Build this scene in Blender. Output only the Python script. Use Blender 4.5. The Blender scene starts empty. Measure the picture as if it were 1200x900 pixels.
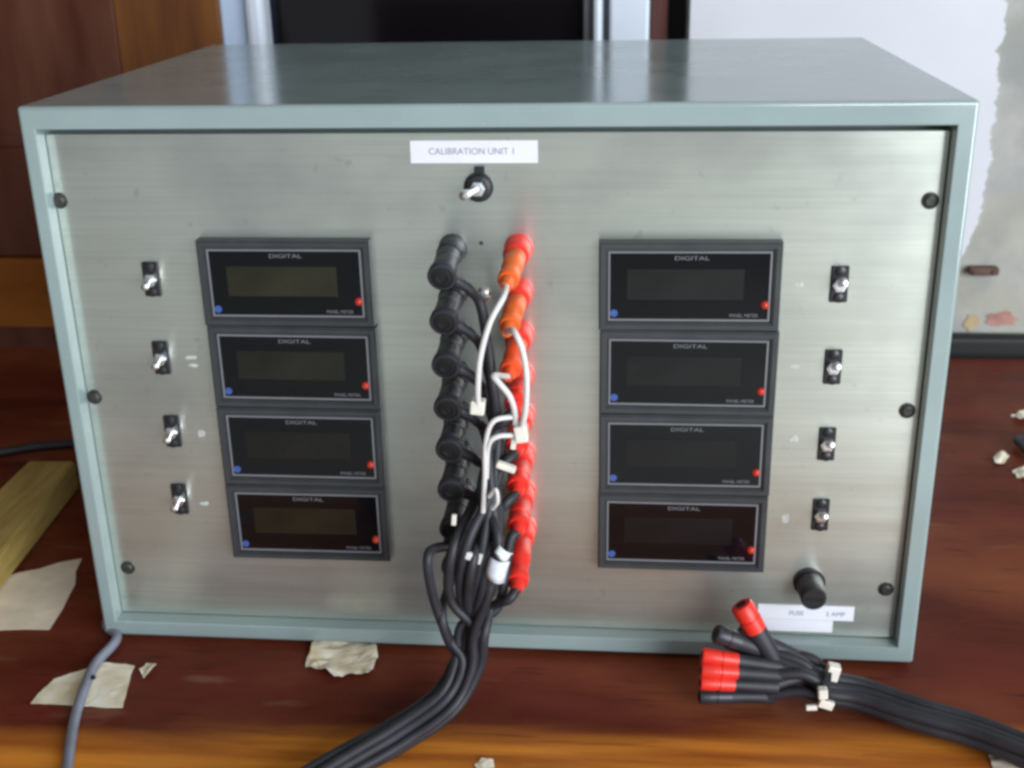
import bpy, bmesh, math, random
from mathutils import Vector, Matrix, Euler, noise
random.seed(11)
S = bpy.context.scene
COL = S.collection
PI = math.pi

# ------------------------------------------------------------------ camera
F_PX, CAM = 1402.9, Vector((0.0724572, -0.597418, 0.403738))
CAM_E = Euler((1.1970184, 0.01983736, 0.09183935), 'XYZ')
cd = bpy.data.cameras.new('camera')
cam = bpy.data.objects.new('camera', cd); COL.objects.link(cam)
cam.location = CAM; cam.rotation_euler = CAM_E
cd.sensor_width = 36.0; cd.lens = F_PX * 36.0 / 1200.0
cd.clip_start = 0.01; cd.clip_end = 60
cd.dof.use_dof = True; cd.dof.focus_distance = 0.645; cd.dof.aperture_fstop = 11.0
S.camera = cam
# ------------------------------------------------------------------ world, light, exposure
W = bpy.data.worlds.new('World'); S.world = W; W.use_nodes = True
bg = W.node_tree.nodes['Background']
bg.inputs[0].default_value = (0.80, 0.90, 1.0, 1); bg.inputs[1].default_value = 0.60
S.view_settings.view_transform = 'Standard'; S.view_settings.look = 'None'
S.view_settings.exposure = 0.0; S.view_settings.gamma = 1.0
S.cycles.use_denoising = True
S.cycles.filter_width = 3.1
S.cycles.max_bounces = 8

def area(name, loc, target, sx, sy, power, col):
    l = bpy.data.lights.new(name, 'AREA'); l.shape = 'RECTANGLE'; l.size = sx; l.size_y = sy
    l.energy = power; l.color = col
    o = bpy.data.objects.new(name, l); COL.objects.link(o); o.location = loc
    o.rotation_euler = (Vector(target) - Vector(loc)).to_track_quat('-Z', 'Y').to_euler()
    return o
area('window_light', (2.05, -2.25, 0.80), (0.05, 0.15, 0.12), 2.4, 1.9, 140, (0.90, 0.96, 1.0))

# ------------------------------------------------------------------ helpers
RM = CAM_E.to_matrix()
def ray(px, py): return RM @ Vector(((px - 600) / F_PX, -(py - 450) / F_PX, -1))
def at(px, py, y):                       # point of the photograph on the vertical plane at depth y
    d = ray(px, py); return CAM + d * ((y - CAM.y) / d.y)
TZ = -0.003                              # table surface
def onz(px, py, z=TZ):                   # point of the photograph on a level plane
    d = ray(px, py); return CAM + d * ((z - CAM.z) / d.z)

def obj(name, bm, mat, parent=None, smooth=False):
    me = bpy.data.meshes.new(name)
    bmesh.ops.recalc_face_normals(bm, faces=bm.faces)
    bm.to_mesh(me); bm.free()
    if mat: me.materials.append(mat)
    if smooth:
        for p in me.polygons: p.use_smooth = True
        try: me.set_sharp_from_angle(angle=math.radians(40))
        except Exception: pass
    o = bpy.data.objects.new(name, me); COL.objects.link(o)
    if parent: o.parent = parent
    return o
def empty(name, loc=(0, 0, 0)):
    o = bpy.data.objects.new(name, None); COL.objects.link(o); o.location = loc; o.empty_display_size = 0.01
    return o
def tag(o, label=None, cat=None, group=None, kind=None):
    if label: o['label'] = label
    if cat: o['category'] = cat
    if group: o['group'] = group
    if kind: o['kind'] = kind
    return o
def copy_tree(o, parent=None):
    c = o.copy(); COL.objects.link(c); c.parent = parent
    for ch in list(o.children): copy_tree(ch, c)
    return c

def box(bm, c, s, bev=0.0, seg=2):
    r = bmesh.ops.create_cube(bm, size=1.0, matrix=Matrix.Translation(c) @ Matrix.Diagonal((s[0], s[1], s[2], 1)))
    if bev:
        vs = set(r['verts'])
        es = [e for e in bm.edges if e.verts[0] in vs and e.verts[1] in vs]
        bmesh.ops.bevel(bm, geom=es, offset=bev, segments=seg, profile=0.5, affect='EDGES')
def basis(d):
    d = Vector(d).normalized()
    a = Vector((0, 0, 1)) if abs(d.z) < 0.9 else Vector((1, 0, 0))
    u = d.cross(a).normalized(); v = d.cross(u).normalized()
    return d, u, v
def lathe(bm, p0, d, prof, n=20, cap0=True, cap1=True):
    """prof: list of (distance along d, radius)"""
    p0 = Vector(p0); d, u, v = basis(d); rings = []
    for t, r in prof:
        rings.append([bm.verts.new(p0 + d * t + (u * math.cos(k * 2 * PI / n) + v * math.sin(k * 2 * PI / n)) * r) for k in range(n)])
    for a, b in zip(rings, rings[1:]):
        for k in range(n):
            bm.faces.new((a[k], a[(k + 1) % n], b[(k + 1) % n], b[k]))
    if cap0: bm.faces.new(rings[0])
    if cap1: bm.faces.new(rings[-1][::-1])
def smooth_path(pts, sub=8):
    P = [Vector(p) for p in pts]
    P = [P[0] * 2 - P[1]] + P + [P[-1] * 2 - P[-2]]
    out = []
    for i in range(1, len(P) - 2):
        a, b, c, d = P[i - 1], P[i], P[i + 1], P[i + 2]
        for k in range(sub):
            t = k / sub
            out.append(0.5 * ((2 * b) + (c - a) * t + (2 * a - 5 * b + 4 * c - d) * t * t + (3 * b - a - 3 * c + d) * t ** 3))
    out.append(P[-2].copy()); return out
def tube(bm, pts, r, n=10, sub=8, rad=None):
    Q = smooth_path(pts, sub); N = len(Q)
    d = (Q[1] - Q[0]).normalized(); _, u, v = basis(d); rings = []
    for i, q in enumerate(Q):
        nd = (Q[min(i + 1, N - 1)] - Q[max(i - 1, 0)]).normalized()
        u = (u - nd * u.dot(nd)).normalized(); v = nd.cross(u)
        rr = rad(i / (N - 1)) if rad else r
        rings.append([bm.verts.new(q + (u * math.cos(k * 2 * PI / n) + v * math.sin(k * 2 * PI / n)) * rr) for k in range(n)])
    for a, b in zip(rings, rings[1:]):
        for k in range(n): bm.faces.new((a[k], a[(k + 1) % n], b[(k + 1) % n], b[k]))
    bm.faces.new(rings[0]); bm.faces.new(rings[-1][::-1])
def prism(bm, poly, thick, jitter=0.0):
    """poly: list of 3D points (bottom), extruded up in z by thick"""
    lo = [bm.verts.new(Vector(p)) for p in poly]
    hi = [bm.verts.new(Vector(p) + Vector((0, 0, thick + random.uniform(0, jitter)))) for p in poly]
    n = len(lo)
    bm.faces.new(lo[::-1]); bm.faces.new(hi)
    for k in range(n): bm.faces.new((lo[k], lo[(k + 1) % n], hi[(k + 1) % n], hi[k]))

# ------------------------------------------------------------------ materials
def mat(name, col, rough=0.5, metal=0.0, var=0.0, vscale=40, stretch=(1, 1, 1), bump=0.0, bscale=300, rvar=0.0,
        col2=None, spec=0.5, emit=None, estr=0.0, coat=0.0, aniso=0.0, detail=6, bstretch=None):
    m = bpy.data.materials.new(name); m.use_nodes = True
    nt = m.node_tree; N = nt.nodes; L = nt.links
    b = N['Principled BSDF']
    b.inputs['Base Color'].default_value = (*col, 1); b.inputs['Roughness'].default_value = rough
    b.inputs['Metallic'].default_value = metal; b.inputs['Specular IOR Level'].default_value = spec
    if coat: b.inputs['Coat Weight'].default_value = coat; b.inputs['Coat Roughness'].default_value = 0.12
    if emit: b.inputs['Emission Color'].default_value = (*emit, 1); b.inputs['Emission Strength'].default_value = estr
    tc = N.new('ShaderNodeTexCoord')
    if var or rvar or col2:
        mp = N.new('ShaderNodeMapping'); mp.inputs['Scale'].default_value = stretch
        L.new(tc.outputs['Object'], mp.inputs[0])
        nz = N.new('ShaderNodeTexNoise'); nz.inputs['Scale'].default_value = vscale; nz.inputs['Detail'].default_value = detail
        L.new(mp.outputs[0], nz.inputs['Vector'])
        if var or col2:
            c2 = col2 or tuple(min(1, c * (1 + var)) for c in col); c1 = col if col2 else tuple(c * (1 - var) for c in col)
            rp = N.new('ShaderNodeValToRGB')
            rp.color_ramp.elements[0].position = 0.32; rp.color_ramp.elements[1].position = 0.68
            rp.color_ramp.elements[0].color = (*c1, 1); rp.color_ramp.elements[1].color = (*c2, 1)
            L.new(nz.outputs['Fac'], rp.inputs[0]); L.new(rp.outputs[0], b.inputs['Base Color'])
        if rvar:
            mr = N.new('ShaderNodeMapRange'); mr.inputs['From Min'].default_value = 0.3; mr.inputs['From Max'].default_value = 0.7
            mr.inputs['To Min'].default_value = max(0.02, rough - rvar); mr.inputs['To Max'].default_value = min(1, rough + rvar)
            L.new(nz.outputs['Fac'], mr.inputs['Value']); L.new(mr.outputs[0], b.inputs['Roughness'])
    if bump:
        mp2 = N.new('ShaderNodeMapping'); mp2.inputs['Scale'].default_value = bstretch or stretch
        L.new(tc.outputs['Object'], mp2.inputs[0])
        n2 = N.new('ShaderNodeTexNoise'); n2.inputs['Scale'].default_value = bscale; n2.inputs['Detail'].default_value = 4
        L.new(mp2.outputs[0], n2.inputs['Vector'])
        bp = N.new('ShaderNodeBump'); bp.inputs['Strength'].default_value = bump; bp.inputs['Distance'].default_value = 0.001
        L.new(n2.outputs['Fac'], bp.inputs['Height']); L.new(bp.outputs[0], b.inputs['Normal'])
    if aniso:
        b.inputs['Anisotropic'].default_value = aniso
        cx = N.new('ShaderNodeCombineXYZ'); cx.inputs[2].default_value = 1.0
        L.new(cx.outputs[0], b.inputs['Tangent'])
    return m
def add_layer(m, scale, stretch, lo, hi, c, fac=1.0, detail=8):
    """mixes a second colour into the base colour where a noise is high (stains, wear)"""
    nt = m.node_tree; N = nt.nodes; L = nt.links; b = N['Principled BSDF']
    inp = b.inputs['Base Color']; src = inp.links[0].from_socket if inp.links else None
    tc = N.new('ShaderNodeTexCoord'); mp = N.new('ShaderNodeMapping'); mp.inputs['Scale'].default_value = stretch
    mp.inputs['Location'].default_value = (3.1, 1.7, 0.4)
    L.new(tc.outputs['Object'], mp.inputs[0])
    nz = N.new('ShaderNodeTexNoise'); nz.inputs['Scale'].default_value = scale; nz.inputs['Detail'].default_value = detail
    L.new(mp.outputs[0], nz.inputs['Vector'])
    mr = N.new('ShaderNodeMapRange'); mr.inputs['From Min'].default_value = lo; mr.inputs['From Max'].default_value = hi
    mr.inputs['To Max'].default_value = fac
    L.new(nz.outputs['Fac'], mr.inputs['Value'])
    mx = N.new('ShaderNodeMix'); mx.data_type = 'RGBA'
    L.new(mr.outputs[0], mx.inputs[0])
    if src: L.new(src, mx.inputs[6])
    else: mx.inputs[6].default_value = inp.default_value
    mx.inputs[7].default_value = (*c, 1)
    L.new(mx.outputs[2], inp)
    return m

M = {}
M['case'] = mat('teal_grey_paint', (0.275, 0.350, 0.352), 0.17, var=0.06, vscale=18, rvar=0.03, bump=0.006, bscale=250)
M['case'].node_tree.nodes['Principled BSDF'].inputs['IOR'].default_value = 1.75
add_layer(M['case'], 60, (1, 1, 1), 0.60, 0.80, (0.30, 0.36, 0.36), 0.5)
add_layer(M['case'], 330, (1, 1, 1), 0.66, 0.74, (0.42, 0.44, 0.42), 0.45, 3)
add_layer(M['case'], 90, (0.12, 1, 1), 0.70, 0.76, (0.13, 0.18, 0.18), 0.35, 4)
M['alu'] = mat('brushed_aluminium', (0.735, 0.765, 0.695), 0.33, metal=0.90, var=0.035, vscale=22, stretch=(0.35, 1, 4), rvar=0.03,
               bump=0.05, bscale=420, bstretch=(0.03, 1, 5), aniso=0.85)
add_layer(M['alu'], 14, (1, 1, 1.4), 0.55, 0.78, (0.58, 0.57, 0.49), 0.5)
add_layer(M['alu'], 620, (0.018, 1, 1), 0.42, 0.66, (0.50, 0.51, 0.475), 0.22, 5)
add_layer(M['alu'], 9, (1, 1, 1.2), 0.52, 0.72, (0.42, 0.43, 0.42), 0.55, 9)
add_layer(M['alu'], 120, (1, 1, 1), 0.66, 0.74, (0.36, 0.36, 0.31), 0.28, 5)
M['bezel'] = mat('charcoal_plastic', (0.040, 0.043, 0.047), 0.42, var=0.15, vscale=60, bump=0.05, bscale=900)
M['trim'] = mat('grey_trim', (0.19, 0.19, 0.21), 0.4, var=0.1)
M['glass'] = mat('black_display_glass', (0.0045, 0.0045, 0.006), 0.10, spec=0.35)
M['lcd'] = mat('olive_lcd', (0.018, 0.017, 0.011), 0.2, spec=0.35, var=0.25, vscale=60)
M['lcd_dark'] = mat('grey_lcd', (0.011, 0.011, 0.012), 0.2, spec=0.35, var=0.2, vscale=60)
LCDS = ([mat('olive_lcd', c, .22, spec=.35, var=.3, vscale=40) for c in ((.022, .021, .012), (.015, .014, .011), (.010, .0095, .0085), (.017, .014, .009))],
        [mat('grey_lcd', c, .22, spec=.35, var=.25, vscale=40) for c in ((.013, .013, .0125), (.010, .0105, .011), (.0085, .0085, .009), (.007, .007, .0085))])
M['ink'] = mat('pale_print', (0.17, 0.17, 0.19), 0.5)
M['inkd'] = mat('grey_ink', (0.30, 0.30, 0.36), 0.7)
M['blue'] = mat('blue_mark', (0.045, 0.10, 0.33), 0.4)
M['led'] = mat('red_indicator', (0.42, 0.02, 0.015), 0.22, emit=(1.0, 0.12, 0.06), estr=0.14)
M['black'] = mat('black_plastic', (0.018, 0.018, 0.022), 0.36, var=0.2, vscale=80)
M['blackpost'] = mat('black_moulded', (0.029, 0.029, 0.038), 0.40, var=0.15, vscale=120, bump=0.04, bscale=700)
M['cable'] = mat('black_pvc', (0.022, 0.022, 0.029), 0.54, var=0.3, vscale=60, bump=0.04, bscale=500)
M['hole'] = mat('socket_black', (0.004, 0.004, 0.005), 0.6)
M['chrome'] = mat('nickel', (0.80, 0.80, 0.82), 0.34, metal=1.0)
M['screw'] = mat('dull_screw', (0.07, 0.07, 0.065), 0.45, metal=0.6, var=0.3, vscale=200)
M['red'] = mat('red_moulded', (0.76, 0.032, 0.020), 0.36, var=0.08, vscale=100, bump=0.03, bscale=700)
M['orange'] = mat('orange_moulded', (0.74, 0.13, 0.020), 0.38, var=0.08, vscale=100)
M['white_pvc'] = mat('white_pvc', (0.68, 0.65, 0.645), 0.48, var=0.05, vscale=80)
M['nylon'] = mat('natural_nylon', (0.78, 0.74, 0.66), 0.4, var=0.08, vscale=150)
M['grey_pvc'] = mat('grey_blue_pvc', (0.20, 0.21, 0.27), 0.42, var=0.12, vscale=60)
M['label'] = mat('white_label', (0.76, 0.76, 0.83), 0.6, var=0.03, vscale=60, bump=0.05, bscale=300)
M['flag'] = mat('blue_white_paper', (0.62, 0.66, 0.74), 0.6, col2=(0.80, 0.80, 0.84), vscale=200)
M['remnant'] = mat('worn_label', (0.50, 0.50, 0.48), 0.6, var=0.3, vscale=300)
M['paper'] = mat('cream_paper', (0.82, 0.72, 0.58), 0.8, var=0.10, vscale=50, bump=0.3, bscale=120)
M['paper2'] = mat('stained_paper', (0.70, 0.57, 0.37), 0.8, col2=(0.90, 0.86, 0.74), vscale=70, bump=0.4, bscale=120)
M['batten'] = mat('raw_pine', (0.34, 0.23, 0.055), 0.65, col2=(0.52, 0.38, 0.12), vscale=30, stretch=(6, 0.6, 6), bump=0.2, bscale=200)
M['table'] = mat('mahogany_lacquer', (0.092, 0.0175, 0.0110), 0.30, col2=(0.165, 0.034, 0.020), vscale=7, stretch=(0.7, 3.2, 1), rvar=0.08,
                 bump=0.10, bscale=60, bstretch=(0.4, 6, 1), spec=0.22)
add_layer(M['table'], 5, (1, 1.6, 1), 0.48, 0.74, (0.290, 0.090, 0.036), 0.8)
add_layer(M['table'], 140, (0.2, 1.4, 1), 0.60, 0.78, (0.018, 0.006, 0.005), 0.6)
def orange_front(m):  # turns the colour orange towards the front edge, with a noisy border
    nt = m.node_tree; N = nt.nodes; L = nt.links; b = N['Principled BSDF']; src = b.inputs['Base Color'].links[0].from_socket
    tc = N.new('ShaderNodeTexCoord'); sep = N.new('ShaderNodeSeparateXYZ'); L.new(tc.outputs['Object'], sep.inputs[0])
    def math_(op, a, bb):
        n = N.new('ShaderNodeMath'); n.operation = op
        for k, v in ((0, a), (1, bb)):
            if isinstance(v, (int, float)): n.inputs[k].default_value = v
            else: L.new(v, n.inputs[k])
        return n.outputs[0]
    d = math_('SUBTRACT', math_('ADD', math_('MULTIPLY', sep.outputs[0], 0.066), -0.074), sep.outputs[1])     # metres in front of the band's rear line
    mp = N.new('ShaderNodeMapping'); mp.inputs['Scale'].default_value = (0.5, 3, 1); L.new(tc.outputs['Object'], mp.inputs[0])
    nz = N.new('ShaderNodeTexNoise'); nz.inputs['Scale'].default_value = 16; nz.inputs['Detail'].default_value = 7; L.new(mp.outputs[0], nz.inputs['Vector'])
    d = math_('ADD', d, math_('MULTIPLY', math_('SUBTRACT', nz.outputs['Fac'], 0.5), 0.022))
    mr = N.new('ShaderNodeMapRange'); mr.interpolation_type = 'SMOOTHSTEP'
    mr.inputs['From Min'].default_value = -0.010; mr.inputs['From Max'].default_value = 0.016; L.new(d, mr.inputs['Value'])
    mp2 = N.new('ShaderNodeMapping'); mp2.inputs['Scale'].default_value = (0.5, 7, 1); L.new(tc.outputs['Object'], mp2.inputs[0])
    n2 = N.new('ShaderNodeTexNoise'); n2.inputs['Scale'].default_value = 11; n2.inputs['Detail'].default_value = 7; L.new(mp2.outputs[0], n2.inputs['Vector'])
    rp = N.new('ShaderNodeValToRGB'); e = rp.color_ramp.elements
    e[0].position = .30; e[0].color = (0.34, 0.090, 0.018, 1); e[1].position = .66; e[1].color = (0.74, 0.27, 0.038, 1); L.new(n2.outputs['Fac'], rp.inputs[0])
    mx = N.new('ShaderNodeMix'); mx.data_type = 'RGBA'; L.new(mr.outputs[0], mx.inputs[0]); L.new(src, mx.inputs[6]); L.new(rp.outputs[0], mx.inputs[7])
    L.new(mx.outputs[2], b.inputs['Base Color'])
orange_front(M['table'])
add_layer(M['table'], 55, (0.25, 1, 1), 0.66, 0.76, (0.30, 0.16, 0.10), 0.35, 6)
add_layer(M['table'], 260, (0.08, 1, 1), 0.60, 0.76, (0.035, 0.012, 0.008), 0.45, 5)
M['lip'] = mat('orange_wood', (0.36, 0.105, 0.012), 0.26, col2=(0.70, 0.27, 0.030), vscale=10, stretch=(0.5, 8, 1), rvar=0.1,
               bump=0.12, bscale=60, bstretch=(0.3, 7, 1))
add_layer(M['lip'], 6, (1.0, 1.5, 1), 0.46, 0.66, (0.16, 0.036, 0.013), 0.85)
for k in ('table', 'lip'): M[k].node_tree.nodes['Principled BSDF'].inputs['IOR'].default_value = 1.22
M['cab'] = mat('dark_cupboard_wood', (0.075, 0.020, 0.013), 0.35, col2=(0.150, 0.060, 0.036), vscale=8, stretch=(3, 1, 0.6), rvar=0.08, spec=0.2)
M['cab2'] = mat('brown_stile_wood', (0.100, 0.034, 0.014), 0.35, col2=(0.20, 0.075, 0.020), vscale=11, stretch=(4, 1, 0.5), rvar=0.08, spec=0.2)
M['cab3'] = mat('orange_rail_wood', (0.22, 0.070, 0.015), 0.35, col2=(0.34, 0.115, 0.020), vscale=7, stretch=(0.6, 1, 4), spec=0.2)
M['wall'] = mat('grey_render', (0.29, 0.295, 0.285), 0.85, col2=(0.38, 0.38, 0.37), vscale=12, bump=0.5, bscale=90)
add_layer(M['wall'], 7, (1, 1, 1), 0.48, 0.68, (0.45, 0.40, 0.25), 0.7)
add_layer(M['wall'], 22, (1, 1, 1), 0.46, 0.70, (0.56, 0.54, 0.50), 0.45)
M['paint'] = mat('white_wall_paint', (0.66, 0.67, 0.725), 0.7, var=0.03, vscale=9, bump=0.25, bscale=60)
M['frame'] = mat('pale_frame_paint', (0.72, 0.79, 0.90), 0.32, var=0.05, vscale=20)
M['frame2'] = mat('blue_grey_frame_paint', (0.52, 0.64, 0.84), 0.30, var=0.08, vscale=20)
M['pane'] = mat('dark_pane', (0.006, 0.004, 0.005), 0.12, spec=0.3)
M['navy'] = mat('navy_gasket', (0.006, 0.010, 0.030), 0.5)
M['jamb'] = mat('red_brown_jamb', (0.125, 0.035, 0.027), 0.5, var=0.2, vscale=30, stretch=(4, 1, 0.6))
M['dark'] = mat('dark_reveal', (0.018, 0.014, 0.014), 0.6)
M['floor'] = mat('pale_floor', (0.56, 0.55, 0.50), 0.6, var=0.15, vscale=5)
M['rust'] = mat('rusty_iron', (0.10, 0.055, 0.04), 0.7, var=0.3, vscale=150)
M['stain'] = mat('red_paint_smear', (0.42, 0.21, 0.18), 0.8, var=0.2, vscale=60)
M['stain2'] = mat('ochre_smear', (0.42, 0.32, 0.18), 0.8, var=0.2, vscale=60)

# ------------------------------------------------------------------ setting: floor, wall, window, cupboard, table
bm = bmesh.new(); box(bm, (0, 0, -0.80), (9, 9, 0.04)); tag(obj('floor', bm, M['floor']), kind='structure')

bm = bmesh.new(); box(bm, (0, -1.6, 2.25), (9, 6, 0.04)); tag(obj('shade_ceiling', bm, M['wall']), kind='structure')  # unseen ceiling, added to cut the light on the box top
bm = bmesh.new(); box(bm, (-2.3, -1.6, 0.7), (0.1, 4.4, 3.0)); tag(obj('shade_wall_left', bm, M['cab']), kind='structure')  # unseen dark wall, added to darken the left side of the panel's reflection
YW = 0.56                                                      # wall plane on the right
xw0 = at(808, 20, YW).x
wall = empty('wall', (0, 0, 0)); tag(wall, kind='structure')
bm = bmesh.new(); box(bm, ((xw0 + 2.6) / 2, YW + 0.06, 0.6), (2.6 - xw0, 0.12, 2.8)); obj('plaster', bm, M['wall'], wall)
# white coat of paint with a ragged right border, standing 3 mm proud of the render
edge_px = [(1176, -260), (1179, -140), (1177, -40), (1179, 0), (1178, 22), (1180, 40), (1172, 52), (1166, 60), (1172, 72), (1168, 88), (1171, 104),
           (1166, 118), (1168, 134), (1163, 150), (1160, 168), (1164, 186), (1156, 205), (1152, 230), (1149, 252), (1141, 275), (1128, 300), (1090, 330)]
ep = []
for (ax, ay), (bx_, by_) in zip(edge_px, edge_px[1:]):
    for k in range(5): ep.append((ax + (bx_ - ax) * k / 5 + random.uniform(-2.2, 2.0), ay + (by_ - ay) * k / 5))
pts = [at(px, py, YW - 0.003) for px, py in ep]
bm = bmesh.new(); rows = []
for p in pts: rows.append([bm.verts.new(v) for v in ((xw0 + .0005, YW - .003, p.z), (p.x, YW - .003, p.z), (p.x + .0004, YW + .001, p.z))])
for a, b in zip(rows, rows[1:]):
    for k in (0, 1): bm.faces.new((a[k], a[k + 1], b[k + 1], b[k]))
obj('white_paint', bm, M['paint'], wall)
bm = bmesh.new(); box(bm, (1.4, YW - 0.011, -0.012), (2.4, 0.020, 0.046), 0.004); obj('gap_shade_strip', bm, M['hole'], wall)  # black strip standing in for the shade in the gap behind the table
def blotch(name, px, py, w, h, m, n=18):
    c = at(px, py, YW - 0.001); bm = bmesh.new(); lo = []; hi = []
    for k in range(n):
        a = k * 2 * PI / n; r = random.uniform(0.72, 1.12)
        lo.append(bm.verts.new((c.x + w * r * math.cos(a), YW + 0.001, c.z + h * r * math.sin(a))))
        hi.append(bm.verts.new((c.x + w * r * math.cos(a), YW - 0.0012, c.z + h * r * math.sin(a))))
    bm.faces.new(hi)
    for k in range(n): bm.faces.new((lo[k], lo[(k + 1) % n], hi[(k + 1) % n], hi[k]))
    return obj(name, bm, m, wall)
blotch('paint_smear', 1174, 374, 0.015, 0.008, M['stain'])
blotch('paint_smear', 1139, 378, 0.008, 0.009, M['stain2'])
a = at(1150, 315, YW); bm = bmesh.new()
box(bm, (a.x, YW - 0.006, a.z), (0.028, 0.012, 0.008), 0.002)
lathe(bm, (a.x - 0.009, YW - 0.012, a.z), (0, -1, 0), [(0, 0.003), (0.002, 0.002)], 10)
lathe(bm, (a.x + 0.009, YW - 0.012, a.z), (0, -1, 0), [(0, 0.003), (0.002, 0.002)], 10)
tag(obj('wall_bracket', bm, M['rust']), 'small rusty brown bracket fixed on the bare grey wall', 'bracket')

# window behind the instrument
YF = 0.58
win = empty('window', (0, YF, -0.1)); tag(win, 'window with pale blue painted frame and dark glass behind the instrument box', 'window')
def post(px0, px1, y0, y1, m, name, bev=0.003, z0=-0.1, z1=1.5):
    x0, x1 = at(px0, 25, y0).x, at(px1, 25, y0).x
    bm = bmesh.new(); box(bm, ((x0 + x1) / 2, (y0 + y1) / 2 - YF, (z0 + z1) / 2 + 0.1), (x1 - x0, y1 - y0, z1 - z0), bev)
    return obj(name, bm, m, win)
post(258, 290, YF, YF + 0.07, M['frame2'], 'frame_post')
post(287, 309, YF - 0.012, YF + 0.05, M['frame'], 'frame_bead', 0.006)
post(309.5, 318, YF + 0.012, YF + 0.07, M['navy'], 'gasket', 0.001)
post(684, 695, YF + 0.016, YF + 0.05, M['trim'], 'gasket', 0.001)
post(695, 706, YF, YF + 0.05, M['frame'], 'frame_bead', 0.004)
post(705.5, 714.5, YF + 0.012, YF + 0.05, M['trim'], 'frame_groove', 0.0)
post(714, 761, YF - 0.004, YF + 0.06, M['frame'], 'frame_post', 0.003)
post(762, 783, YF + 0.02, YF + 0.08, M['jamb'], 'door_jamb', 0.002)
post(783.5, 830, YF + 0.05, YF + 0.09, M['dark'], 'reveal', 0.0)
x0, x1 = at(300, 25, YF + 0.03).x, at(700, 25, YF + 0.03).x
bm = bmesh.new(); box(bm, ((x0 + x1) / 2, 0.034, 0.8), (x1 - x0, 0.006, 1.6)); obj('glass_pane', bm, M['pane'], win)
bm = bmesh.new(); box(bm, ((x0 + x1) / 2, 0.028, 0.14), (x1 - x0 - 0.03, 0.05, 0.28), 0.004); obj('bottom_rail', bm, M['dark'], win)
bm = bmesh.new(); box(bm, ((x0 + x1) / 2 + 0.04, 0.03, 1.66), (x1 - x0 + 0.25, 0.07, 0.1), 0.003); obj('top_rail', bm, M['frame'], win)

# wooden cupboard on the left
YC = 0.575
cab = empty('cupboard', (0, YC, -0.8)); tag(cab, 'brown wooden cupboard standing behind the table beside the window', 'cupboard')
xr = at(257, 20, YC).x
def cpart(name, x0, x1, z0, z1, y0, y1, m, bev=0.002):
    bm = bmesh.new(); box(bm, ((x0 + x1) / 2, (y0 + y1) / 2 - YC, (z0 + z1) / 2 + 0.8), (x1 - x0, y1 - y0, z1 - z0), bev)
    return obj(name, bm, m, cab)
zr0, zr1 = at(30, 382, YC).z, at(30, 302, YC).z
cpart('carcass', -1.6, xr - 0.001, -0.8, 1.9, YC + 0.02, YC + 0.4, M['cab'])
cpart('stile', xr - 0.105, xr, zr1, 1.9, YC, YC + 0.019, M['cab2'])
cpart('door_panel', -1.6, xr - 0.1052, zr1 + 0.001, 1.9, YC + 0.001, YC + 0.019, M['cab'])
cpart('bottom_rail', -1.6, xr, zr0, zr1 - 0.0005, YC - 0.004, YC + 0.019, M['cab3'])
z = at(30, 165, YC).z
cpart('rail_moulding', -1.6, xr - 0.106, z - 0.006, z + 0.006, YC - 0.002, YC + 0.0075, M['cab'])

# table
table = empty('table', (0, 0, TZ)); tag(table, 'dark red brown lacquered wooden table carrying the instrument box', 'table')
def jl(x): return -0.0755 + 0.0585 * x if False else -0.0745 + 0.066 * x     # rear line of the orange front band
bm = bmesh.new()
XL, XR, YB, YFR = -1.5, 1.5, 0.520, -0.20
NX, NY = 60, 2
prism(bm, [(XL, YFR, TZ - 0.03), (XR, YFR, TZ - 0.03), (XR, YB, TZ - 0.03), (XL, YB, TZ - 0.03)], 0.03)
bmesh.ops.bevel(bm, geom=[e for e in bm.edges if all(v.co.z > TZ - 0.001 for v in e.verts)], offset=0.0012, segments=2, affect='EDGES')
o = obj('table_top', bm, M['table'], table); o.location = (0, 0, -TZ)
for sx in (-1.4, 1.4):
    for sy in (-0.15, 0.46):
        bm = bmesh.new(); box(bm, (sx, sy, -0.405), (0.06, 0.06, 0.744), 0.003); obj('leg', bm, M['table'], table).location = (0, 0, 0.0)

# ------------------------------------------------------------------ the instrument
ZO0, ZO1 = 0.0100, 0.3052
WX, HZ, DY, RIM, REC = 0.48, 0.317, 0.311, 0.0088, 0.010
inst = empty('instrument_box', (0, 0, TZ))
tag(inst, 'teal grey metal instrument box with brushed front panel of eight digital meters', 'instrument')
def ip(name, bm, m, parent=None, smooth=False):
    o = obj(name, bm, m, parent or inst, smooth)
    if parent is None or parent is inst: o.location = (0, 0, -TZ)
    return o
bm = bmesh.new(); box(bm, (0, DY / 2, HZ / 2), (WX, DY, HZ))
ff = [f for f in bm.faces if f.calc_center_median().y < 1e-4]
bmesh.ops.inset_region(bm, faces=ff, thickness=RIM, depth=0, use_even_offset=True)
for v in bm.verts:
    if v.co.y < 1e-5 and abs(abs(v.co.x) - (WX / 2 - RIM)) < 1e-5:
        v.co.z = ZO1 if v.co.z > .1 else ZO0
        v.co.x = -0.2318 if v.co.x < 0 else 0.2304
ff = [f for f in bm.faces if f.calc_center_median().y < 1e-4 and abs(f.calc_center_median().x) < 3e-3 and abs(f.calc_center_median().z - HZ / 2) < 4e-3][:1]
r = bmesh.ops.extrude_discrete_faces(bm, faces=ff)
for v in r['faces'][0].verts: v.co.y = REC + 0.012
bm.edges.ensure_lookup_table()
be = []
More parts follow.
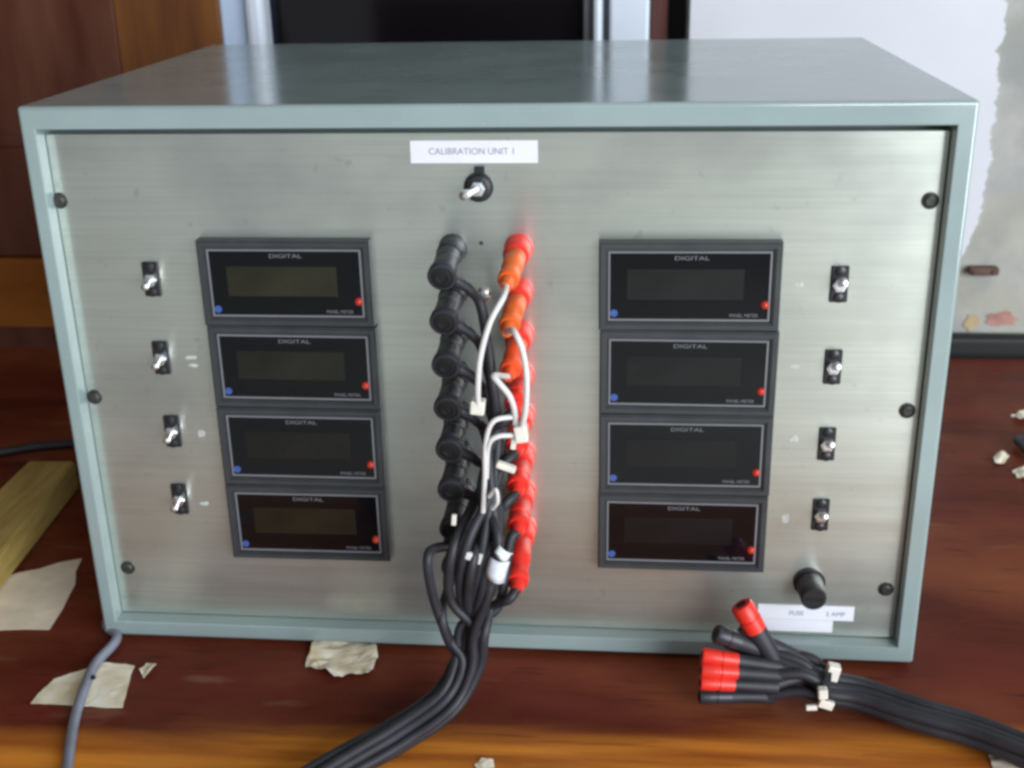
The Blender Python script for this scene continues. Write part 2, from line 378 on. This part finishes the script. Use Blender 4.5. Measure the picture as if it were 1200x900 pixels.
for e in bm.edges:
    a, b_ = e.verts
    outer = all(abs(abs(v.co.x) - WX / 2) < 1e-5 or abs(v.co.z) < 1e-5 or abs(v.co.z - HZ) < 1e-5 for v in e.verts)
    rimin = all(v.co.y < 1e-5 for v in e.verts) and not outer
    diag = rimin and (abs(abs(a.co.x) - abs(b_.co.x)) > 1e-4 and abs(a.co.z - b_.co.z) > 1e-4)
    if outer or (rimin and abs(a.co.x - b_.co.x) * abs(a.co.z - b_.co.z) < 1e-8): be.append(e)
be = [e for e in be if len(e.link_faces) == 2 and e.calc_face_angle(0) > 0.5]
inner = lambda e: all(v.co.y < 1e-5 and abs(v.co.x) < WX / 2 - .002 and .002 < v.co.z < HZ - .002 for v in e.verts)
bmesh.ops.bevel(bm, geom=[e for e in be if not inner(e)], offset=0.0020, segments=4, profile=0.5, affect='EDGES')
be = [e for e in bm.edges if inner(e) and len(e.link_faces) == 2 and e.calc_face_angle(0) > 0.5]
bmesh.ops.bevel(bm, geom=be, offset=0.0007, segments=3, profile=0.5, affect='EDGES')
oc = ip('case', bm, M['case'], smooth=True)
for p in oc.data.polygons:
    if p.area > 0.0012: p.use_smooth = False
for sx in (-0.2, 0.2):
    for sy in (0.035, 0.27):
        bm = bmesh.new(); lathe(bm, (sx, sy, TZ), (0, 0, 1), [(0, 0.007), (0.0031, 0.008)], 14); ip('foot', bm, M['black'])
YP = 0.010                                                     # panel face
bm = bmesh.new(); box(bm, (-0.0007, YP + 0.00125, (ZO0 + ZO1 - 0.0034) / 2), (0.4616, 0.0025, ZO1 - ZO0 - 0.0044), 0.0004, 1)
ip('front_panel', bm, M['alu'])

# corner and side screws
def screw_bm(p, ang):
    bm = bmesh.new(); lathe(bm, p, (0, -1, 0), [(0, 0.0044), (0.0006, 0.0044), (0.0007, 0.0034), (0.0018, 0.0031), (0.0022, 0.0022)], 16)
    c = Vector(p) + Vector((0, -0.00225, 0)); m = Matrix.Translation(c) @ Matrix.Rotation(ang, 4, 'Y')
    bmesh.ops.create_cube(bm, size=1, matrix=m @ Matrix.Diagonal((0.005, 0.0004, 0.0009, 1)))
    return bm
for (px, py, a) in ((70, 235, .4), (111, 465, 1.2), (150, 665, .2), (1090, 235, -.35), (1063, 481, -.7), (1038, 690, .9)):
    p = at(px, py, YP); ip('panel_screw', screw_bm((p.x, YP, p.z), a), M['screw'], smooth=False)

# text as mesh
def text_mesh(body, size, name, align='CENTER'):
    c = bpy.data.curves.new(name, 'FONT'); c.body = body; c.size = size; c.align_x = align; c.align_y = 'CENTER'; c.extrude = 0.00008
    t = bpy.data.objects.new(name, c); COL.objects.link(t)
    bpy.context.view_layer.update()
    me = bpy.data.meshes.new_from_object(t.evaluated_get(bpy.context.evaluated_depsgraph_get()))
    bpy.data.objects.remove(t); bpy.data.curves.remove(c)
    me.transform(Matrix.Rotation(PI / 2, 4, 'X')); me.materials.clear(); me.name = name
    return me
def text(body, size, x, y, z, m, parent, name='lettering', align='CENTER', sx=1.0):
    me = text_mesh(body, size, name, align); me.materials.append(m)
    o = bpy.data.objects.new(name, me); COL.objects.link(o); o.parent = parent; o.location = (x, y, z); o.scale = (sx, 1, 1)
    return o

# digital panel meter, built round its own centre (front towards -y, back face at y=0)
MW, MH, MP = 0.0935, 0.0474, 0.0075
def make_meter(lcdm):
    bm = bmesh.new(); box(bm, (0, -MP / 2, 0), (MW, MP, MH))
    f = [f for f in bm.faces if f.normal.y < -0.5 or f.calc_center_median().y < -MP + 1e-5]
    bmesh.ops.inset_region(bm, faces=f, thickness=0.0040, depth=0, use_even_offset=True)
    f = [f for f in bm.faces if f.calc_center_median().y < -MP + 1e-5 and f.calc_center_median().length < MP + 1e-4][:1]
    r = bmesh.ops.extrude_discrete_faces(bm, faces=f)
    for v in r['faces'][0].verts: v.co.y += 0.0022
    es = [e for e in bm.edges if len(e.link_faces) == 2 and e.calc_face_angle(0) > 0.5 and all(v.co.y < -MP + 1e-5 for v in e.verts)]
    bmesh.ops.bevel(bm, geom=es, offset=0.0009, segments=2, affect='EDGES')
    root = obj('digital_meter', bm, M['bezel'], inst, False)
    iw, ih = MW - 0.0084, MH - 0.0084; yf = -MP + 0.0022
    bm = bmesh.new(); t = 0.0009
    for (cx, cz, w, h) in ((0, ih / 2 - t / 2 - .0008, iw - .0016, t), (0, -ih / 2 + t / 2 + .0008, iw - .0016, t),
                           (-iw / 2 + t / 2 + .0008, 0, t, ih - .0016 - 2 * t), (iw / 2 - t / 2 - .0008, 0, t, ih - .0016 - 2 * t)):
        box(bm, (cx, yf - 0.0005, cz), (w, 0.001, h))
    obj('trim_frame', bm, M['trim'], root)
    bm = bmesh.new(); box(bm, (0, yf - 0.0002, 0), (iw - .0016 - 2 * t - .0002, 0.0004, ih - .0016 - 2 * t - .0002)); obj('display_window', bm, M['glass'], root)
    bm = bmesh.new(); box(bm, (-0.002, yf - 0.0005, 0.001), (0.060, 0.0002, 0.0165)); obj('display', bm, lcdm, root)
    text('DIGITAL', 0.0030, 0.001, yf - 0.0006, 0.0150, M['ink'], root, 'maker_lettering', sx=1.6)
    text('PANEL METER', 0.0025, 0.0285, yf - 0.0006, -0.0158, M['ink'], root, 'model_lettering', sx=0.95)
    bm = bmesh.new(); lathe(bm, (-0.0388, yf - 0.0003, -0.0148), (0, -1, 0), [(0, .0021), (.0004, .0020)], 16); obj('blue_mark', bm, M['blue'], root)
    bm = bmesh.new(); lathe(bm, (0.0392, yf - 0.0003, -0.0098), (0, -1, 0), [(0, .0021), (.0014, .0020), (.0022, .0014), (.0025, .0006)], 16); obj('indicator_lamp', bm, M['led'], root, True)
    return root
for col, (cx, lm) in enumerate(((-0.1078, M['lcd']), (0.1060, M['lcd_dark']))):
    proto = make_meter(lm)
    for k in range(4):
        o = proto if k == 0 else copy_tree(proto, inst)
        for ch in o.children:
            if ch.name.split('.')[0] == 'display':
                ch.material_slots[0].link = 'OBJECT'; ch.material_slots[0].material = LCDS[col][k]
        o.location = (cx + random.uniform(-.0004, .0004), YP, 0.2225 - 0.0480 * k - TZ); o.rotation_euler = (0, random.uniform(-.004, .004), 0)

# toggle switches beside the meters
def make_switch(up):
    bm = bmesh.new(); box(bm, (0, -0.0008, 0), (0.0090, 0.0016, 0.0194), 0.0005, 1)
    root = obj('toggle_switch', bm, M['black'], inst)
    for s in (-1, 1):
        bm = bmesh.new(); lathe(bm, (0, -0.0016, s * 0.0071), (0, -1, 0), [(0, .0028), (.0008, .0026), (.0014, .0014)], 12); obj('fixing_screw', bm, M['black'], root, True)
    bm = bmesh.new(); lathe(bm, (0, -0.0016, 0), (0, -1, 0), [(0, .0037), (.0026, .0037), (.0028, .0024)], 6); obj('bush', bm, M['chrome'], root)
    d = Vector((0.05, -1, 0.55 if up else -0.15)).normalized()
    bm = bmesh.new(); lathe(bm, (0, -0.003, 0), d, [(0, .0012), (.005, .0016), (.0080, .0022), (.0096, .0020), (.0103, .0008)], 12); obj('lever', bm, M['chrome'], root, True)
    return root
SWZ = (0.2228, 0.1772, 0.1325, 0.0893)
for sx, up in ((-0.1845, False), (0.1826, True)):
    proto = make_switch(up)
    for k in range(4):
        o = proto if k == 0 else copy_tree(proto, inst)
        o.location = (sx + random.uniform(-.0006, .0006), YP, SWZ[k] - TZ)
# worn scraps of old labels by the switches
for px, py, w, h in ((224, 419, .008, .003), (226, 428, .007, .003), (236, 508, .005, .006), (240, 590, .008, .003), (931, 514, .006, .006),
                     (921, 607, .005, .008), (932, 430, .007, .003), (937, 333, .006, .004)):
    p = at(px, py, YP - 0.0001); bm = bmesh.new(); n = 9
    vs = []
    for k in range(n):
        a = 2 * PI * k / n; r = random.uniform(.35, .6)
        vs.append(Vector((p.x + w * .8 * r * math.cos(a), YP - 0.00025, p.z + h * .8 * r * math.sin(a))))
    v1 = [bm.verts.new(v) for v in vs]; v2 = [bm.verts.new(v + Vector((0, 0.0004, 0))) for v in vs]
    bm.faces.new(v1)
    for k in range(n): bm.faces.new((v1[k], v1[(k + 1) % n], v2[(k + 1) % n], v2[k]))
    ip('label_remnant', bm, M['remnant'])

# main toggle switch under the name label
p = at(561, 219, YP); root = empty('main_switch', (p.x, YP, p.z - TZ)); root.parent = inst
bm = bmesh.new(); lathe(bm, (0, 0, 0), (0, -1, 0), [(0, .0078), (.0012, .0078), (.0014, .0066), (.0040, .0064), (.0044, .0050)], 18); obj('collar', bm, M['black'], root)
bm = bmesh.new(); box(bm, (0.0008, -0.001, 0.0088), (0.0055, 0.002, 0.004), 0.0005); obj('locating_tab', bm, M['black'], root)
bm = bmesh.new(); lathe(bm, (0, -0.0044, 0), (0, -1, 0), [(0, .0042), (.0020, .0040), (.0022, .0025)], 6); obj('nut', bm, M['chrome'], root)
bm = bmesh.new(); lathe(bm, (0, -0.005, 0), (-0.45, -1, -0.05), [(0, .0014), (.008, .0021), (.013, .0026), (.0148, .0022), (.0156, .0009)], 14); obj('lever', bm, M['chrome'], root, True)

# paper labels on the panel
def panel_label(x0, x1, z0, z1, y=YP):
    bm = bmesh.new(); box(bm, ((x0 + x1) / 2, y - 0.0002, (z0 + z1) / 2), (x1 - x0, 0.0005, z1 - z0)); return ip('paper_label', bm, M['label'])
l1 = panel_label(-0.0380, 0.0274, 0.2857, 0.2972)
text('CALIBRATION UNIT 1', 0.0048, -0.0062, YP - 0.00055, 0.2916, M['inkd'], l1, sx=0.95)
l2 = panel_label(0.1520, 0.2064, 0.0208, 0.0302)
text('FUSE', 0.0040, 0.1740, YP - 0.00055, 0.0250, M['inkd'], l2); text('2 AMP', 0.0040, 0.1960, YP - 0.00055, 0.0250, M['inkd'], l2)
l3 = panel_label(0.1500, 0.1950, 0.0128, 0.0206)
# fuse holder knob
p = at(948, 681, YP); bm = bmesh.new()
lathe(bm, (p.x, YP, p.z), (0, -1, 0), [(0, .0090), (.002, .0090), (.0022, .0076), (.0130, .0074), (.0190, .0071), (.0200, .0062)], 24)
kn = ip('fuse_holder', bm, M['black'], smooth=True)
bm = bmesh.new(); box(bm, (p.x, YP - 0.0201, p.z), (0.0095, 0.0008, 0.0016)); obj('slot', bm, M['hole'], kn)
# small pilot mark between the posts, grazed paint
p = at(567, 345, YP); bm = bmesh.new(); lathe(bm, (p.x, YP, p.z), (0, -1, 0), [(0, .0042), (.0012, .0036), (.002, .002)], 14); ip('rivet', bm, M['chrome'], smooth=True)
p = at(564, 285, YP); bm = bmesh.new(); lathe(bm, (p.x, YP, p.z), (0, -1, 0), [(0, .0012), (.0008, .0008)], 10); ip('rivet', bm, M['rust'], smooth=True)

# binding posts: two columns of eight
XB, XRD = -0.0178, 0.0168
PZ = [0.2412 - 0.0236 * k for k in range(8)]
def make_post(m):
    bm = bmesh.new(); lathe(bm, (0, 0, 0), (0, -1, 0), [(0, .0076), (.003, .0076), (.0034, .0066), (.0048, .0066), (.0050, .0072), (.0150, .0070), (.0165, .0060), (.0166, .0030)], 20)
    root = obj('binding_post', bm, m, inst, True)
    bm = bmesh.new(); lathe(bm, (0, -0.0166, 0), (0, -1, 0), [(0, .0030), (.0006, .0030)], 12); obj('socket', bm, M['hole'], root)
    return root
for x, m in ((XB, M['blackpost']), (XRD, M['red'])):
    proto = make_post(m)
    for k in range(8):
        o = proto if k == 0 else copy_tree(proto, inst)
        o.location = (x, YP, PZ[k] - TZ)

# ------------------------------------------------------------------ leads
def plug(root, p, d, m, L=0.031, r=0.0050, pin=True):
    """banana plug whose nose is at p and whose tail points along d"""
    bm = bmesh.new(); lathe(bm, p, d, [(0, r * .86), (.001, r), (L * .55, r), (L * .58, r * .90), (L * .80, r * .90), (L * .82, r * 1.02), (L - .001, r * 1.02), (L, r * .9)], 18)
    o = obj('banana_plug', bm, m, root, True)
    q = Vector(p) + Vector(d).normalized() * L
    bm = bmesh.new(); lathe(bm, q, d, [(0, r * .70), (.0035, r * .62), (.0065, r * .5)], 14); obj('strain_relief', bm, M['hole'] if m is M['blackpost'] else m, o, True)
    return o, q + Vector(d).normalized() * 0.0055
def stack_plug(root, p, d, m, exit_dir, L=0.030, r=0.0067):
    d = Vector(d).normalized()
    bm = bmesh.new(); lathe(bm, p, d, [(0, r * .80), (.0008, r * .94), (L * .30, r * .94), (L * .32, r * .84), (L * .36, r * .84), (L * .38, r * .95), (L * .72, r * 1.0),
        (L * .74, r * .92), (L * .78, r * .92), (L * .80, r * 1.10), (L - .0012, r * 1.12), (L, r * .98), (L + .0001, r * .86), (L - .0010, r * .84)], 20)
    o = obj('banana_plug', bm, m, root, True)
    bm = bmesh.new(); lathe(bm, p + d * (L - .0009), d, [(0, r * .83), (.0003, r * .80), (.0006, r * .45), (.0002, r * .40)], 14); obj('socket', bm, M['hole'], o)
    x = Vector(exit_dir).normalized(); q = p + d * (L * .80)
    bm = bmesh.new(); lathe(bm, q, x, [(0, .0034), (r + .003, .0032), (r + .006, .0028)], 12); obj('strain_relief', bm, m, o, True)
    return o, q + x * (r + .005)
def cable(root, pts, r, m, name='cable', sub=7, n=10):
    bm = bmesh.new(); tube(bm, pts, r, n, sub); return obj(name, bm, m, root, True)

loom = empty('cable_harness', (-0.02, -0.04, TZ))
tag(loom, 'black cable harness plugged into the posts and trailing over the front table edge', 'cable harness')
loom.location = (0, 0, 0)
YT = YP - 0.0172
n_c = 13; gather = []
# trunk of the harness: hanging, then lying on the table
T0 = at(560, 700, -0.045)
trunk = [at(556, 735, -0.050), at(547, 775, -0.052), onz(520, 822, 0.008), onz(462, 862, 0.007), onz(405, 893, 0.007), onz(340, 930, 0.007), onz(250, 985, 0.007)]
def ring(i, n, R):
    a = i * 2.39996; q = R * math.sqrt((i + .5) / n); return q * math.cos(a), q * math.sin(a)
def bundle(trunk, i, n, R, twist=1.2):
    out = []
    for k, c in enumerate(trunk):
        d = (trunk[min(k + 1, len(trunk) - 1)] - trunk[max(k - 1, 0)]).normalized()
        side = d.cross(Vector((0, 0, 1))); side = side.normalized() if side.length > .2 else Vector((1, 0, 0))
        upv = side.cross(d).normalized()
        ox, oy = ring(i, n, R); t = twist * k / len(trunk); ox, oy = ox * math.cos(t) - oy * math.sin(t), ox * math.sin(t) + oy * math.cos(t)
        q = c + side * ox + upv * oy * 0.8
        out.append(q if q.z > TZ + 0.003 else Vector((q.x, q.y, TZ + 0.003)))
    return out
random.seed(5)
idx = 0
for k in range(8):
    p = Vector((XB, YT, PZ[k])); _, e = stack_plug(loom, p, (0.0, -1, -0.16), M['blackpost'], (0.80, 0.35, -0.62) if k < 6 else (-.3, -.2, -1), L=0.026)
    z = PZ[k]
    T = bundle(trunk, idx, n_c, 0.0088)
    if k < 6:
        a = e + Vector((0.004, 0.002, -0.004)); b = e + Vector((0.009, 0.006, -0.015))
        mid = [a, b]
        if z > 0.15: mid.append(Vector((0.004 + random.uniform(-.005, .006), -0.034 + random.uniform(-.008, .004), z - 0.058)))
        if z > 0.20: mid.append(Vector((0.004 + random.uniform(-.005, .006), -0.036 + random.uniform(-.008, .004), z - 0.095)))
        fan = [(566, 640), (584, 632), (548, 636), (572, 652), (532, 640), (556, 650)][k]; fan2 = [(556, 700), (568, 697), (540, 700), (562, 705), (528, 702), (548, 706)][k]
        mid += [at(*fan, -.058 - .002 * (k % 3)), at(*fan2, -.056 - .002 * (k % 2))]
    elif k == 6: mid = [at(502, 650, -.060), at(508, 700, -.057), at(526, 748, -.054)]; T = T[1:]
    else: mid = [at(518, 722, -.056), at(531, 760, -.053)]; T = T[1:]
    cable(loom, [e, *mid, *T], 0.0027, M['cable']); idx += 1
for k in range(3, 8):
    p = Vector((XRD, YT, PZ[k])); _, e = plug(loom, p, (0.02, -1, -0.16), M['red'], L=0.018 + (0.017 if k == 7 else 0.002), r=0.0060)
    mid = [e + Vector((-0.006, -0.006, -0.004)), e + Vector((-0.014, -0.004, -0.018))]
    if k < 6: mid.append(at(582 - 6 * (k - 3), 672 + 6 * (k - 3), -.058))
    else: mid = [e + Vector((-0.004, -0.004, -0.004)), at(583 - 6 * (k - 6), 712, -0.046)]
    T = bundle(trunk, idx, n_c, 0.0088)
    cable(loom, [e, *mid, *T], 0.0027, M['cable']); idx += 1
# pale screened tails, tag and fixings hanging in the harness
cable(loom, [at(566, 600, -.060), at(568, 560, -.064), at(569, 520, -.066), at(578, 494, -.066), at(603, 488, -.062)], 0.0013, M['white_pvc'], 'white_wire')
cable(loom, [at(570, 560, -.060), at(572, 524, -.066), at(582, 512, -.066), at(604, 510, -.062)], 0.0013, M['white_pvc'], 'white_wire')
cable(loom, [at(573, 582, -.064), at(581, 574, -.067), at(583, 588, -.067), at(577, 596, -.064)], 0.0011, M['white_pvc'], 'white_wire')
def chip(root, px, py, y, w, h, m, name, rot=0.0, t=0.004, bev=0.0008):
    c = at(px, py, y); bm = bmesh.new(); box(bm, (0, 0, 0), (w, t, h), bev)
    bmesh.ops.rotate(bm, verts=bm.verts, cent=(0, 0, 0), matrix=Matrix.Rotation(rot, 3, 'Y')); bmesh.ops.translate(bm, verts=bm.verts, vec=c)
    return obj(name, bm, m, root)
chip(loom, 560, 476, -.060, .0070, .0072, M['nylon'], 'terminal_block', .1, .007)
chip(loom, 611, 507, -.062, .0062, .0086, M['nylon'], 'terminal_block', -.15, .007)
chip(loom, 602, 519, -.060, .0026, .0070, M['nylon'], 'tie_tail', .15, .0012, .0003)
chip(loom, 593, 547, -.062, .0100, .0034, M['nylon'], 'tie_head', .35, .004)
chip(loom, 532, 609, -.058, .0024, .0060, M['nylon'], 'tie_tail', .1, .002, .0004)
chip(loom, 549, 651, -.064, .0036, .0042, M['white_pvc'], 'tie_head', .4, .003)
chip(loom, 562, 655, -.062, .0022, .0060, M['white_pvc'], 'tie_tail', .3, .0015, .0004)
def flag(px, py, y, w, h, rot, curl):
    c = at(px, py, y); bm = bmesh.new(); n = 7; G = []
    for i in range(n):
        row = []
        for j in range(4):
            u, v = i / (n - 1) - .5, j / 3 - .5
            row.append(Vector((u * w, curl * (4 * u * u) + .0012 * math.sin(5 * v + 2 * u), v * h * (1 + .15 * u))))
        G.append(row)
    m = Matrix.Translation(c) @ Matrix.Rotation(rot, 4, 'Y')
    V = [[bm.verts.new(m @ q) for q in r] for r in G]
    for i in range(n - 1):
        for j in range(3): bm.faces.new((V[i][j], V[i + 1][j], V[i + 1][j + 1], V[i][j + 1]))
    o = obj('paper_flag', bm, M['flag'], loom, True); sm = o.modifiers.new('thickness', 'SOLIDIFY'); sm.thickness = .0003
flag(582, 671, -.067, .0105, .0118, .25, .0035)
flag(589, 651, -.067, .0085, .0052, .6, .0025)

# three jumper leads with orange plugs and white wire in the upper red posts
def jumper(k, m, path, label):
    r = empty('jumper_lead', (0, 0, 0)); tag(r, label, 'lead', 'white jumper leads in the red posts')
    _, e = plug(r, Vector((XRD, YT, PZ[k])), (-0.05, -1, -0.16), m, L=0.029, r=0.0054)
    cable(r, [e, *path], 0.0015, M['white_pvc'], 'white_wire'); return r
jumper(0, M['orange'], [at(590, 348, -.060), at(574, 378, -.066), at(563, 418, -.068), at(560, 452, -.066), at(560, 474, -.062)],
       'white wire with orange plug in the topmost red post')
jumper(1, M['orange'], [at(602, 388, -.062), at(612, 410, -.066), at(617, 442, -.066), at(616, 478, -.066), at(611, 503, -.063)],
       'white wire with orange plug in the second red post, curving right')
jumper(2, mat('vermilion_moulded', (0.80, 0.085, 0.02), .36), [at(579, 440, -.062), at(585, 449, -.066), at(597, 464, -.066), at(603, 482, -.064), at(604, 498, -.060)],
       'short white wire with red orange plug in the third red post')

# loose harness lying on the table at the right
loose = empty('cable_harness', (0, 0, 0))
tag(loose, 'loose bundle of black leads with red plugs lying before the box corner', 'cable harness')
random.seed(8)
Tk = onz(968, 806, 0.010)
trk = [Tk, onz(1010, 815, 0.008), onz(1075, 838, 0.007), onz(1140, 858, 0.006), onz(1210, 886, 0.006), onz(1300, 925, 0.006)]
heads = [  # pixel of nose, depth y, pixel of tail, colour
    ((868, 708), -.030, (886, 738), -.032, 'red', .0072), ((838, 742), -.036, (866, 752), -.034, 'blackpost', .0060),
    ((822, 768), -.042, (864, 774), -.040, 'red', .0050), ((821, 785), -.046, (864, 788), -.044, 'red', .0050),
    ((820, 800), -.050, (860, 802), -.047, 'red', .0046), ((819, 816), -.046, (856, 816), -.043, 'blackpost', .0046),
    ((826, 777), -.036, (866, 782), -.034, 'red', .0046), ((828, 797), -.041, (866, 796), -.038, 'blackpost', .0048),
    ((850, 748), -.024, (880, 762), -.026, 'blackpost', .0056), ((866, 740), -.028, (894, 752), -.028, 'blackpost', .0056)]
for i, (a, ya, b, yb, c, r) in enumerate(heads):
    A, B = at(*a, ya), at(*b, yb); d = (B - A)
    A.z = max(A.z, TZ + r); B.z = max(B.z, TZ + r); d = B - A
    r *= .88; bm = bmesh.new(); L = d.length
    lathe(bm, A, d, [(0, r * .55), (0.0002, r * .88), (.0012, r), (L * .45, r), (L * .47, r * .92), (L * .55, r * .92), (L * .57, r), (L, r * .94)], 18)
    o = obj('banana_plug', bm, M[c], loose, True)
    bm = bmesh.new(); lathe(bm, A + d.normalized() * -.0001, d, [(0, r * .5), (.0004, r * .5)], 12); obj('socket', bm, M['hole'], o)
    bm = bmesh.new(); lathe(bm, B, d, [(0, r * .90), (.012, r * .86), (.024, .0040)], 14); obj('strain_relief', bm, M['cable'], o, True)
    E = B + d.normalized() * .023
    T = bundle(trk, i, 10, 0.0092, .8)
    m1 = E.lerp(T[0], .5) + Vector((0, 0, .004))
    cable(loose, [E - d.normalized() * .004, m1, *T], 0.0032, M['cable'])
bm = bmesh.new(); d = (trk[1] - trk[0]).normalized()
lathe(bm, trk[0] - d * .002, d, [(0, .0112), (0, .0122), (.0030, .0122), (.0030, .0112)], 20, False, False); obj('cable_tie', bm, M['black'], loose)
chip(loose, 975, 789, -.040, .0068, .0110, M['nylon'], 'tie_head', .2, .006)
chip(loose, 964, 812, -.052, .0050, .0060, M['nylon'], 'tie_head', -.1, .005)
chip(loose, 968, 825, -.052, .0078, .0048, M['nylon'], 'tie_tail', .3, .003, .0004)
chip(loose, 951, 829, -.052, .0058, .0030, M['nylon'], 'tie_tail', -.1, .002, .0004)

# grey mains cable at the left corner
g = empty('mains_cable', (0, 0, 0)); tag(g, 'grey blue mains cable running from the left corner over torn paper', 'cable')
zc = TZ + 0.0031
cable(g, [Vector((-.244, .30, zc)), Vector((-.2435, .15, zc)), Vector((-.2435, .05, zc)), Vector((-.2435, .012, zc + .001)), onz(137, 748, zc + .002), onz(112, 778, zc + .001),
          onz(97, 812, zc + .0015), onz(86, 850, zc), onz(79, 900, zc), onz(74, 960, zc)], 0.0030, M['grey_pvc'], 'sheath')
bl = onz(109, 794, zc + .003); bm = bmesh.new(); lathe(bm, bl, (0.2, -.4, 1), [(0, .0016), (.001, .0012)], 10); obj('tape_mark', bm, M['navy'], g)

# black cable at the far left
g = empty('black_cable', (0, 0, 0)); tag(g, 'thin black cable lying on the table behind the pale batten', 'cable')
zc = TZ + .0035
cable(g, [onz(-60, 538, zc), onz(0, 530, zc), onz(40, 524, zc), onz(85, 520, zc), onz(140, 519, zc), onz(200, 522, zc)], 0.0035, M['cable'], 'sheath')

# pale wooden batten
zt = 0.020
A, B = onz(88, 541, zt), onz(-70, 735, zt); C_, D = onz(-70, 640, zt), onz(34, 541, zt)
bm = bmesh.new(); prism(bm, [(q.x, q.y, TZ + .0008) for q in (A, B, C_, D)], zt - TZ)
bmesh.ops.bevel(bm, geom=list(bm.edges), offset=.0012, segments=2, affect='EDGES')
tag(obj('wooden_batten', bm, M['batten']), 'pale yellow offcut of wood lying left of the instrument box', 'wood')

# papers
def scrap(name, px, label, cat, m, thick=0.0006, lift=0.0, sub=3, crumple=0.0, group=None, z=TZ):
    bm = bmesh.new(); P = [onz(x, y, z + .0002) for x, y in px]
    Q = []
    for i, p in enumerate(P):                        # ragged torn outline
        q = P[(i + 1) % len(P)]
        for k in range(sub):
            t = k / sub; w = (q - p).length; j = p.lerp(q, t)
            if k: j += Vector((random.uniform(-1, 1), random.uniform(-1, 1), 0)) * w * .035
            Q.append(j)
    bm.faces.new([bm.verts.new(q) for q in Q])
    bmesh.ops.triangulate(bm, faces=bm.faces[:])
    for _ in range(2): bmesh.ops.subdivide_edges(bm, edges=bm.edges[:], cuts=2 if _ == 0 else 1, use_grid_fill=True)
    sd = random.uniform(0, 50)
    for v in bm.verts:
        p = v.co * 70 + Vector((sd, sd, 0))
        v.co.z += crumple * 2.0 * abs(noise.noise(p)) + crumple * abs(noise.noise(p * 2.3)) + lift * max(0, noise.noise(v.co * 45 + Vector((0, sd, 0)))) * 1.6
    o = tag(obj(name, bm, m), label, cat, group); sm = o.modifiers.new('thickness', 'SOLIDIFY'); sm.thickness = thick * .6; sm.offset = 1
    return o
random.seed(3)
scrap('paper_card', [(-30, 690), (20, 672), (96, 655), (80, 700), (58, 738), (-30, 740)], 'plain cream card lying flat beside the pale wooden batten', 'paper', M['paper'], crumple=.0001)
scrap('torn_paper', [(36, 825), (64, 796), (122, 777), (158, 781), (150, 806), (144, 830), (92, 828)], 'torn piece of stained paper under the grey mains cable', 'paper', M['paper2'], crumple=.0004)
scrap('paper_scrap', [(164, 788), (172, 779), (184, 782), (178, 791), (168, 796)], 'tiny curled paper scrap right of the torn stained paper', 'paper', M['paper'], lift=.003, crumple=.003, sub=2)
scrap('torn_paper', [(358, 783), (366, 758), (378, 748), (440, 748), (443, 772), (432, 794), (412, 793), (392, 797), (374, 788)],
      'crumpled paper scrap sticking out from under the front of the box', 'paper', M['paper2'], lift=.002, crumple=.0022, z=TZ)
scrap('paper_scrap', [(1184, 489), (1200, 483), (1216, 487), (1212, 494), (1192, 495)], 'pale paper scrap at the right edge, farthest back of three', 'paper', M['paper'], lift=.004, crumple=.003, sub=2)
scrap('paper_scrap', [(1163, 540), (1172, 534), (1182, 539), (1176, 545), (1166, 545)], 'small pale paper scrap nearest the right side of the box', 'paper', M['paper'], lift=.003, crumple=.003, sub=2)
scrap('paper_scrap', [(1186, 553), (1200, 549), (1214, 553), (1206, 562), (1192, 560)], 'pale paper scrap at the right edge, frontmost of three', 'paper', M['paper'], lift=.003, crumple=.003, sub=2)
scrap('paper_scrap', [(1158, 884), (1172, 882), (1200, 897), (1205, 915), (1165, 910)], 'cream paper scrap under the loose black cable at the corner', 'paper', M['paper'], crumple=.001, sub=2)
scrap('paper_scrap', [(556, 897), (564, 890), (578, 892), (580, 903), (562, 908)], 'small tan paper scrap on the orange front band', 'paper', M['paper'], crumple=.0015, sub=2)
a = onz(1200, 522, TZ + .007); bm = bmesh.new()
tube(bm, [a + Vector((.03, .03, -.0035)), a + Vector((.002, .018, -.002)), a + Vector((-.001, 0, 0)), a + Vector((.004, -.016, -.002)), a + Vector((.03, -.03, -.0035))], .0035, 10, 6)
tag(obj('wire_loop', bm, M['cable'], smooth=True), 'bent loop of black wire among the paper scraps at the right', 'wire')
